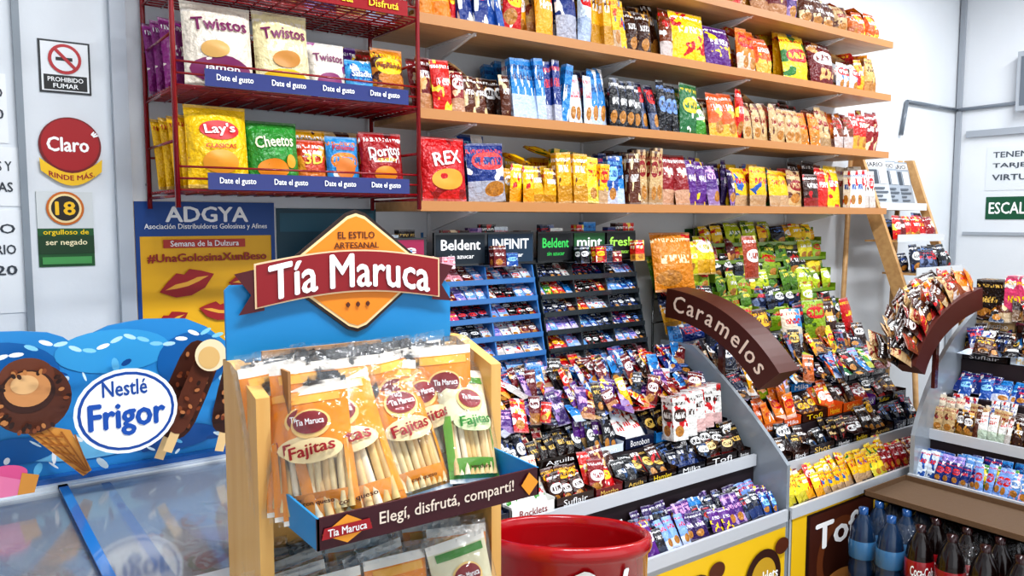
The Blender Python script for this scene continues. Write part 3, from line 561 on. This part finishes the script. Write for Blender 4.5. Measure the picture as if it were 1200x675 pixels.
def archsign(M,P0,P1,P2,wd,th,txt,col,tcol,pal,par):
    mb=MB(); c=curvepts(P0,P1,P2,18); inner=[];outer=[]
    for i,q in enumerate(c):
        a=c[max(0,i-1)];b=c[min(len(c)-1,i+1)]; dx,dz=b[0]-a[0],b[1]-a[1]; l=math.hypot(dx,dz); nx,nz=-dz/l,dx/l
        outer.append((q[0]+nx*wd/2,q[1]+nz*wd/2)); inner.append((q[0]-nx*wd/2,q[1]-nz*wd/2))
    for i in range(len(c)-1): extr(mb,M,[inner[i],inner[i+1],outer[i+1],outer[i]],0,th,FL,CF(col))
    L=[0]
    for i in range(len(c)-1): L.append(L[-1]+math.hypot(c[i+1][0]-c[i][0],c[i+1][1]-c[i][1]))
    if txt:
        wts=[{'m':1.5,'M':1.6,'l':.5,'i':.5,'r':.75,'f':.65,'t':.7,'C':1.25}.get(ch,1.) for ch in txt]; tot=sum(wts); acc=0; span=L[-1]*.88; st=L[-1]*.06
        for ch,wt in zip(txt,wts):
            s=st+span*(acc+wt/2)/tot; acc+=wt
            i=max(k for k in range(len(L)-1) if L[k]<=s); f=(s-L[i])/(L[i+1]-L[i]); x=c[i][0]+(c[i+1][0]-c[i][0])*f; z=c[i][1]+(c[i+1][1]-c[i][1])*f
            ang=math.atan2(c[i+1][1]-c[i][1],c[i+1][0]-c[i][0]); vs,fs,tw,thh=tmesh(ch); sc=wd*.8
            dz=(thh*sc-.5*sc)/2 if ch in 'CltfbdkhTMABR' else 0
            text(mb,M,ch,x-math.sin(ang)*dz,z+math.cos(ang)*dz-.005,tw*sc,thh*sc,tcol,.0015,ang,.014)
    lx,lz=inner[len(c)//2]; box(mb,M,lx-.012,lx+.012,th*.3,th*.3+.015,lz-.22,lz+.01,GL,CF(col))
    o=mb.done('arched_sign',par)
    if pal:
        g=MB()
        for i in range(1,len(c)-1):
            for r in range(3):
                ang=math.degrees(math.atan2(c[i+1][1]-c[i-1][1],c[i+1][0]-c[i-1][0]))
                pack(g,M@T(outer[i][0],.02+r*.05,outer[i][1]-.005,R.uniform(-25,25),R.uniform(10,40),-ang+R.uniform(-15,15)),.075,.1,.03,pick(pal),4,4)
        g.done('candy_packets_top',o)
archsign(T(2.42,0,0,-90),(-2.23,1.16),(-1.92,1.145),(-1.73,.915),.118,.12,'Caramelos','4c2014','f0dcc8',None,c1)
archsign(T(0,1.5,0),(3.05,.92),(3.14,1.12),(3.55,1.17),.09,.09,'','4a1a12','f0dcc8','brownmix',c3)
# ------------------------------------------------------------------ gum racks
def gumrack(xa,xb,za,zb,ncol,nrow,frame,hd,hcol,y0=2.2):
    mb=MB(); c=CF(frame); cw=(xb-xa)/ncol; rh=(zb-.13-za)/nrow
    for i in range(ncol+1):
        x=xa+cw*i; rod(mb,(x,y0+.17,za),(x,y0+.17,zb),.005,GL,c)
        extr(mb,T(x,0,0,90),[(y0,za),(y0+.18,za),(y0+.18,zb-.12),(y0+.1,zb-.12)],-.003,.003,GL,c)
    box(mb,Matrix(),xa,xb,y0+.178,y0+.184,za,zb-.1,GL,c)
    gm=MB()
    for r in range(nrow):
        z=za+.012+rh*r; y=y0+.1*r/nrow
        box(mb,Matrix(),xa,xb,y-.003,y,z,z+.018,GL,c)
        extr(mb,T(0,0,0,90),[(y,z-.002),(y+.09,z+.03),(y+.09,z+.032),(y,z)],-xb,-xa,GL,c)
        for i in range(ncol):
            a=R.choice(PAL['gum'])
            for q in range(5):
                if R.random()<.35: a=R.choice(PAL['gum'])
                for d in range(2):
                    m=T(xa+cw*i+cw*(q+.5)/5,y+.012+.035*d,z+.006+.014*d,R.uniform(-6,6),50+R.uniform(-6,6))
                    box(gm,m,-cw*.088,cw*.088,-.005,.005,0,.055,PR,C(*a))
    box(mb,Matrix(),xa,xb,y0+.09,y0+.1,zb-.115,zb,GL,CF(hcol[0]))
    p=Panel(mb,T(0,y0+.09,zb-.057),.001)
    for k,(s,cc) in enumerate(hd):
        w=(xb-xa)/len(hd); cx=xa+w*(k+.5); p.rect(cx-w*.47,cx+w*.47,-.05,.05,hcol[1+k%2]); p.text(s,cx,.015,w*.75,.035,cc,0,.025); p.text('sin azucar',cx,-.025,w*.5,.014,cc)
    for i in range(ncol*4):
        m=T(xa+(xb-xa)*(i+.5)/(ncol*4),y0+.05,zb-.12,R.uniform(-10,10),5)
        if R.random()<.45: box(gm,m,-.025,.025,-.01,.02,0,R.uniform(.04,.09),PR,pick('gum'))
        if R.random()<.7: box(gm,T(xa+(xb-xa)*(i+.5)/(ncol*4),y0+.12,zb-.1,R.uniform(-10,10),0),-.03,.03,-.01,.02,0,R.uniform(.1,.135),PR,pick('chocmix'))
    o=mb.done('gum_rack'); gm.done('gum_packets',o)
gumrack(1.36,1.78,.937,1.455,2,6,'2f70b0',[('Beldent','ffffff'),('INFINIT','ffffff')],('101820','10202c','14324a'))
gumrack(1.8,2.3,.937,1.455,3,6,'20292e',[('Beldent','3fd060'),('mint','ffffff'),('fresh','b0f060')],('0c1010','101418','1c5a2c'))
gumrack(1.0,1.33,.937,1.44,2,6,'2f70b0',[('topline','ffffff')],('101820','a02050','14324a'))
# ------------------------------------------------------------------ snack bag stand behind the counter
mb=MB();pm=MB(); gc=CF('6f8e1e')
for k in range(6):
    z=.98+.078*k; y=2.235+.03*k
    box(mb,Matrix(),2.84,3.75,y,y+.003,z,z+.02,GL,gc); box(mb,Matrix(),2.84,3.75,y,y+.05,z,z+.003,GL,gc)
    for x in (2.84,3.08,3.3,3.52,3.75): box(mb,Matrix(),x-.002,x+.002,y,y+.08,z,z+.04,GL,gc)
    for r in range(2):
        x=2.85
        while x<3.72:
            L_=min(R.uniform(.1,.25),3.74-x); row(pm,T(x,y+.02+.03*r,z+.004),L_,R.choice([['dark','choc','lime'],['lime','red','dark'],['lime','dark','lime'],['yellow','lime','dark'],['lime','red','lime'],['lime','dark','yellow']][k]),.08,.125 if k<5 else .11,.045,16,14,1); x+=L_
for x in (2.84,3.3,3.75): rod(mb,(x,2.44,.0),(x,2.44,1.46),.006,GL,gc); rod(mb,(x,2.26,.0),(x,2.26,1.0),.005,GL,gc)
o=mb.done('snack_bag_stand'); pm.done('snack_bags',o)
mb=MB()
rod(mb,(2.48,2.36,.0),(2.48,2.36,1.44),.006,GL,CF('202428')); rod(mb,(2.76,2.36,0),(2.76,2.36,1.44),.006,GL,CF('202428'))
for k in range(5): rod(mb,(2.47,2.355,.96+.1*k),(2.77,2.355,.96+.1*k),.004,GL,CF('202428'))
pack(mb,T(2.5,2.25,1.2,-10,12),.21,.25,.07,C('d08018','c8161d','f0e0b0'),7,7)
pack(mb,T(2.9,2.17,1.24,8,8),.12,.19,.05,C('a03a1c','e8c080','ffffff'),6,6)
for k,(pl,w,h) in enumerate((('blue',.08,.13),('yellow',.1,.16),('dark',.09,.14),('lime',.1,.16))):
    row(mb,T(2.46,2.23+.03*k,.94+.08*k),.34,pl,w,h,.05,14,10,1)
row(mb,T(2.6,2.28,1.26),.2,'lime',.09,.15,.05,12,8,1)
mb.done('hanging_snack_bags')
mb=MB(); M=wallM(0,0); box(mb,M,2.83,3.08,-.004,0,1.34,1.455,FL,CF('17683a')); p=Panel(mb,M,.005); p.text('HELADOS',2.955,1.42,.18,.03,'ffffff',0,.03); p.text('precios',2.955,1.375,.12,.02,'f6e04a'); mb.done('green_wall_sign')
# ------------------------------------------------------------------ leaning magazine rack
mb=MB()
extr(mb,T(4.08,0,0,90),[(2.02,.93),(2.1,.93),(2.45,1.84),(2.37,1.84)],-.025,.0,WD,CF('ffffff'))
extr(mb,T(4.62,0,0,90),[(2.04,.93),(2.09,.93),(2.42,1.84),(2.37,1.84)],-.025,.0,WD,CF('ffffff'))
for x in (4.08,4.6): rod(mb,(x,2.05,.95),(x,1.98,0),.014,WD,CF('ffffff')); rod(mb,(x,2.43,1.84),(x,2.47,0),.014,WD,CF('ffffff'))
for k in range(4):
    y=2.35-.105*k; z=1.56-.17*k
    box(mb,Matrix(),4.1,4.6,y-.08,y+.1,z-.01,z,WD,CF('ffffff')); box(mb,Matrix(),4.1,4.6,y-.084,y-.08,z-.01,z+.03,GL,CF('d4d6d8'))
    if k<1:
        for q in range(3):
            m=T(4.18+.17*q,y-.04+.02*q,z+.001,-14+R.uniform(-6,6),16); box(mb,m,-.088,.088,0,.005,0,.28,FL,CF(R.choice(['9aa2ac','b8bec4','a4acb6']))); p=Panel(mb,m,.001)
            p.rect(-.08,.08,.235,.27,'e8eaec'); p.text('DIARIO',0,.25,.13,.025,'1a1a22',0,.02); p.rect(-.07,.02,.14,.22,'4a525c'); p.rect(.03,.075,.14,.22,'d8dce0')
            for w_ in range(5): p.rect(-.07,.07-.02*(w_%3),.02+.022*w_,.03+.022*w_,'5a626c')
    else: row(mb,T(4.11,y-.05,z+.001),.48,['candy','red','dark','choc'][k],.08,.13,.04,12,8,1); row(mb,T(4.11,y,z+.001),.48,'dark',.08,.13,.04,12,8,1)
mb.done('magazine_rack')
# ------------------------------------------------------------------ right wall details
mb=MB()
rod(mb,(4.75,2.485,2.2),(5.37,2.485,2.2),.012,GL,CF('6a727c')); rod(mb,(5.385,2.485,2.2),(5.385,1.0,2.22),.012,GL,CF('8a929c')); rod(mb,(4.75,2.485,2.2),(4.7,2.485,2.0),.012,GL,CF('6a727c'))
mb.done('wall_pipe')
M=T(5.4,0,0,-90)
mb=MB(); box(mb,M,-2.29,-1.9,-.004,0,1.5,1.64,FL,CF('14563a')); p=Panel(mb,M,.005); p.text('ESCALERA',-2.1,1.57,.34,.07,'ffffff',0,.02); mb.done('stairs_sign')
mb=MB(); box(mb,M,-2.3,-1.9,-.003,0,1.68,1.95,FL,CF('dde2e6')); p=Panel(mb,M,.004)
for i,s in enumerate(('TENEMOS','TARJETA','VIRTUAL')): p.text(s,-2.12,1.9-.07*i,.28,.035,'4a525c')
mb.done('paper_notice')
mb=MB(); box(mb,M,-2.42,-1.2,-.025,0,2.02,2.06,FL,CF('a4aab2')); box(mb,M,-2.42,-1.2,-.012,0,1.4,1.42,FL,CF('a4aab2')); box(mb,M,-2.49,-2.46,-.02,0,.0,3.1,FL,CF('a4aab2')); mb.done('trim_2')
mb=MB(); box(mb,M,-2.12,-1.8,-.08,0,2.15,2.5,GL,CF('a8aeb6'))
for i in range(4): box(mb,M,-2.1+.07*i,-2.06+.07*i,-.083,-.08,2.18,2.47,FL,CF('6a727c'))
mb.done('electrical_meter_box')
# ------------------------------------------------------------------ round drink cooler (rim slopes towards the back)
mb=MB(); cxw,cyw=1.125,1.325; M=T(cxw,cyw,0); rc='a80e18'; q=.95
pr_=[(.0,.0),(.15,.0),(.165,.02),(.17,.1),(.184,.5),(.192,.765),(.199,.77),(.202,.782),(.198,.80),(.19,.804),(.182,.798),(.18,.775),(.176,.70)]
lathe(mb,M,[(r*q,z) for r,z in pr_],64,GL,CF(rc)); lathe(mb,M,[(0,.702),(.176*q,.70)],64,FL,CF('780a14')); lathe(mb,M,[(.10,.703),(.11,.71),(.13,.71),(.14,.703)],48,GL,CF('8c0c16'))
def cyl(X,Zz,o):
    a=-pi/2+X/.175; r_=q*(.184+.008*(Zz-.5)/.265)+o; return Vector((r_*math.cos(a),r_*math.sin(a),Zz))
text(mb,T(cxw,cyw,0,-56),'Coca-Cola',.0,.70,.44,.105,'ffffff',.0025,0,.022,cyl,0,FL,.25)
for v in mb.v:
    if v.z>.45: v.z+=min(1,(v.z-.45)/.2)*.19*(-.647*(v.x-cxw)-.762*(v.y-cyw))
mb.done('round_drink_cooler')
# ------------------------------------------------------------------ soda bottles
def bottle(mb,x,y,z,col,lab,cap,s=1.,lt=None):
    M=T(x,y,z)
    pr=[(.0,0),(.038,0),(.048,.012),(.05,.1),(.045,.125),(.05,.15),(.05,.21),(.042,.26),(.022,.3),(.014,.315),(.014,.32)]
    lathe(mb,M,[(r*s,h*s) for r,h in pr],18,GL,CF(col)); lathe(mb,M,[(.049*s,.135*s),(.052*s,.14*s),(.052*s,.205*s),(.049*s,.21*s)],18,GL,CF(lab))
    lathe(mb,M,[(.018*s,.31*s),(.018*s,.335*s),(0,.337*s)],12,GL,CF(cap))
    if lt:
        def cy(X,Zz,o): a=-pi/2+X/.052; return Vector(((.0525*s+o)*math.cos(a),(.0525*s+o)*math.sin(a),Zz))
        text(mb,T(x,y,z,-50),lt,0,.172*s,.085,.035,'ffffff',.001,0,.02,cy)
bx=MB(); box(bx,Matrix(),2.70,3.17,.95,1.6,0,.12,FL,CF('35353a'))
for i in range(6):
    for j in range(4):
        x=2.755+j*.112; y=1.01+i*.106
        cola=i<4
        bottle(bx,x,y,.12,'120504' if cola else '16304e','8c0e18' if cola else '3a6f9a','2a0a0c' if cola else '1c4f88',.93,'Coca-Cola' if cola and j<2 else None)
box(bx,Matrix(),2.86,3.17,1.0,1.6,.435,.44,CARD,CF('5f4a36'))
for (a,b,c_,d) in ((2.86,3.17,1.0,1.004),(2.86,3.17,1.596,1.6),(2.86,2.864,1.0,1.6),(3.166,3.17,1.0,1.6)): box(bx,Matrix(),a,b,c_,d,.435,.46,CARD,CF('6a5038'))
for i in range(2): pack(bx,T(2.95,1.2+.26*i,.1225,-90,0),.26,.3,.5,CF('ffffff'),6,6,FILM)
bx.done('soda_bottle_crate')
# ------------------------------------------------------------------ added ceiling lamps, out of view, put in to light the room
for i,(x,y) in enumerate(((0.9,.6),(2.7,.6),(4.3,1.3))):
    mb=MB(); box(mb,T(x,y,3.04),-.6,.6,-.08,.08,.02,.06,GL,CF('f4f4f4')); rod(mb,(x-.57,y-.03,3.04),(x+.57,y-.03,3.04),.013,FL,CF('ffffff'),10); rod(mb,(x-.57,y+.03,3.04),(x+.57,y+.03,3.04),.013,FL,CF('ffffff'),10)
    o=mb.done('added_tube_lamp')
    l=bpy.data.lights.new('added_fill_light','AREA'); l.shape='RECTANGLE'; l.size=1.2; l.size_y=.2; l.energy=(52,50,36)[i]; l.color=(.94,.97,1)
    lo=bpy.data.objects.new('added_fill_light',l); lo.location=(x,y,3.0); bpy.context.scene.collection.objects.link(lo); lo.parent=o
w=bpy.data.worlds.new('world'); bpy.context.scene.world=w; w.use_nodes=True
w.node_tree.nodes['Background'].inputs[0].default_value=(.92,.96,1,1); w.node_tree.nodes['Background'].inputs[1].default_value=1.35
vs=bpy.context.scene.view_settings
vs.view_transform='Standard'
for lk in ('Medium High Contrast','High Contrast'):
    try: vs.look=lk; print('look',lk); break
    except Exception as e: print(e)
# ------------------------------------------------------------------ camera
cam=bpy.data.cameras.new('camera'); cam.sensor_width=36; cam.lens=36*930/1200.; cam.clip_start=.05
co=bpy.data.objects.new('camera',cam); bpy.context.scene.collection.objects.link(co)
co.location=(0,0,1.5); co.rotation_euler=(pi/2-math.atan(80.5/930),0,math.radians(53.7)-pi/2)
bpy.context.scene.camera=co
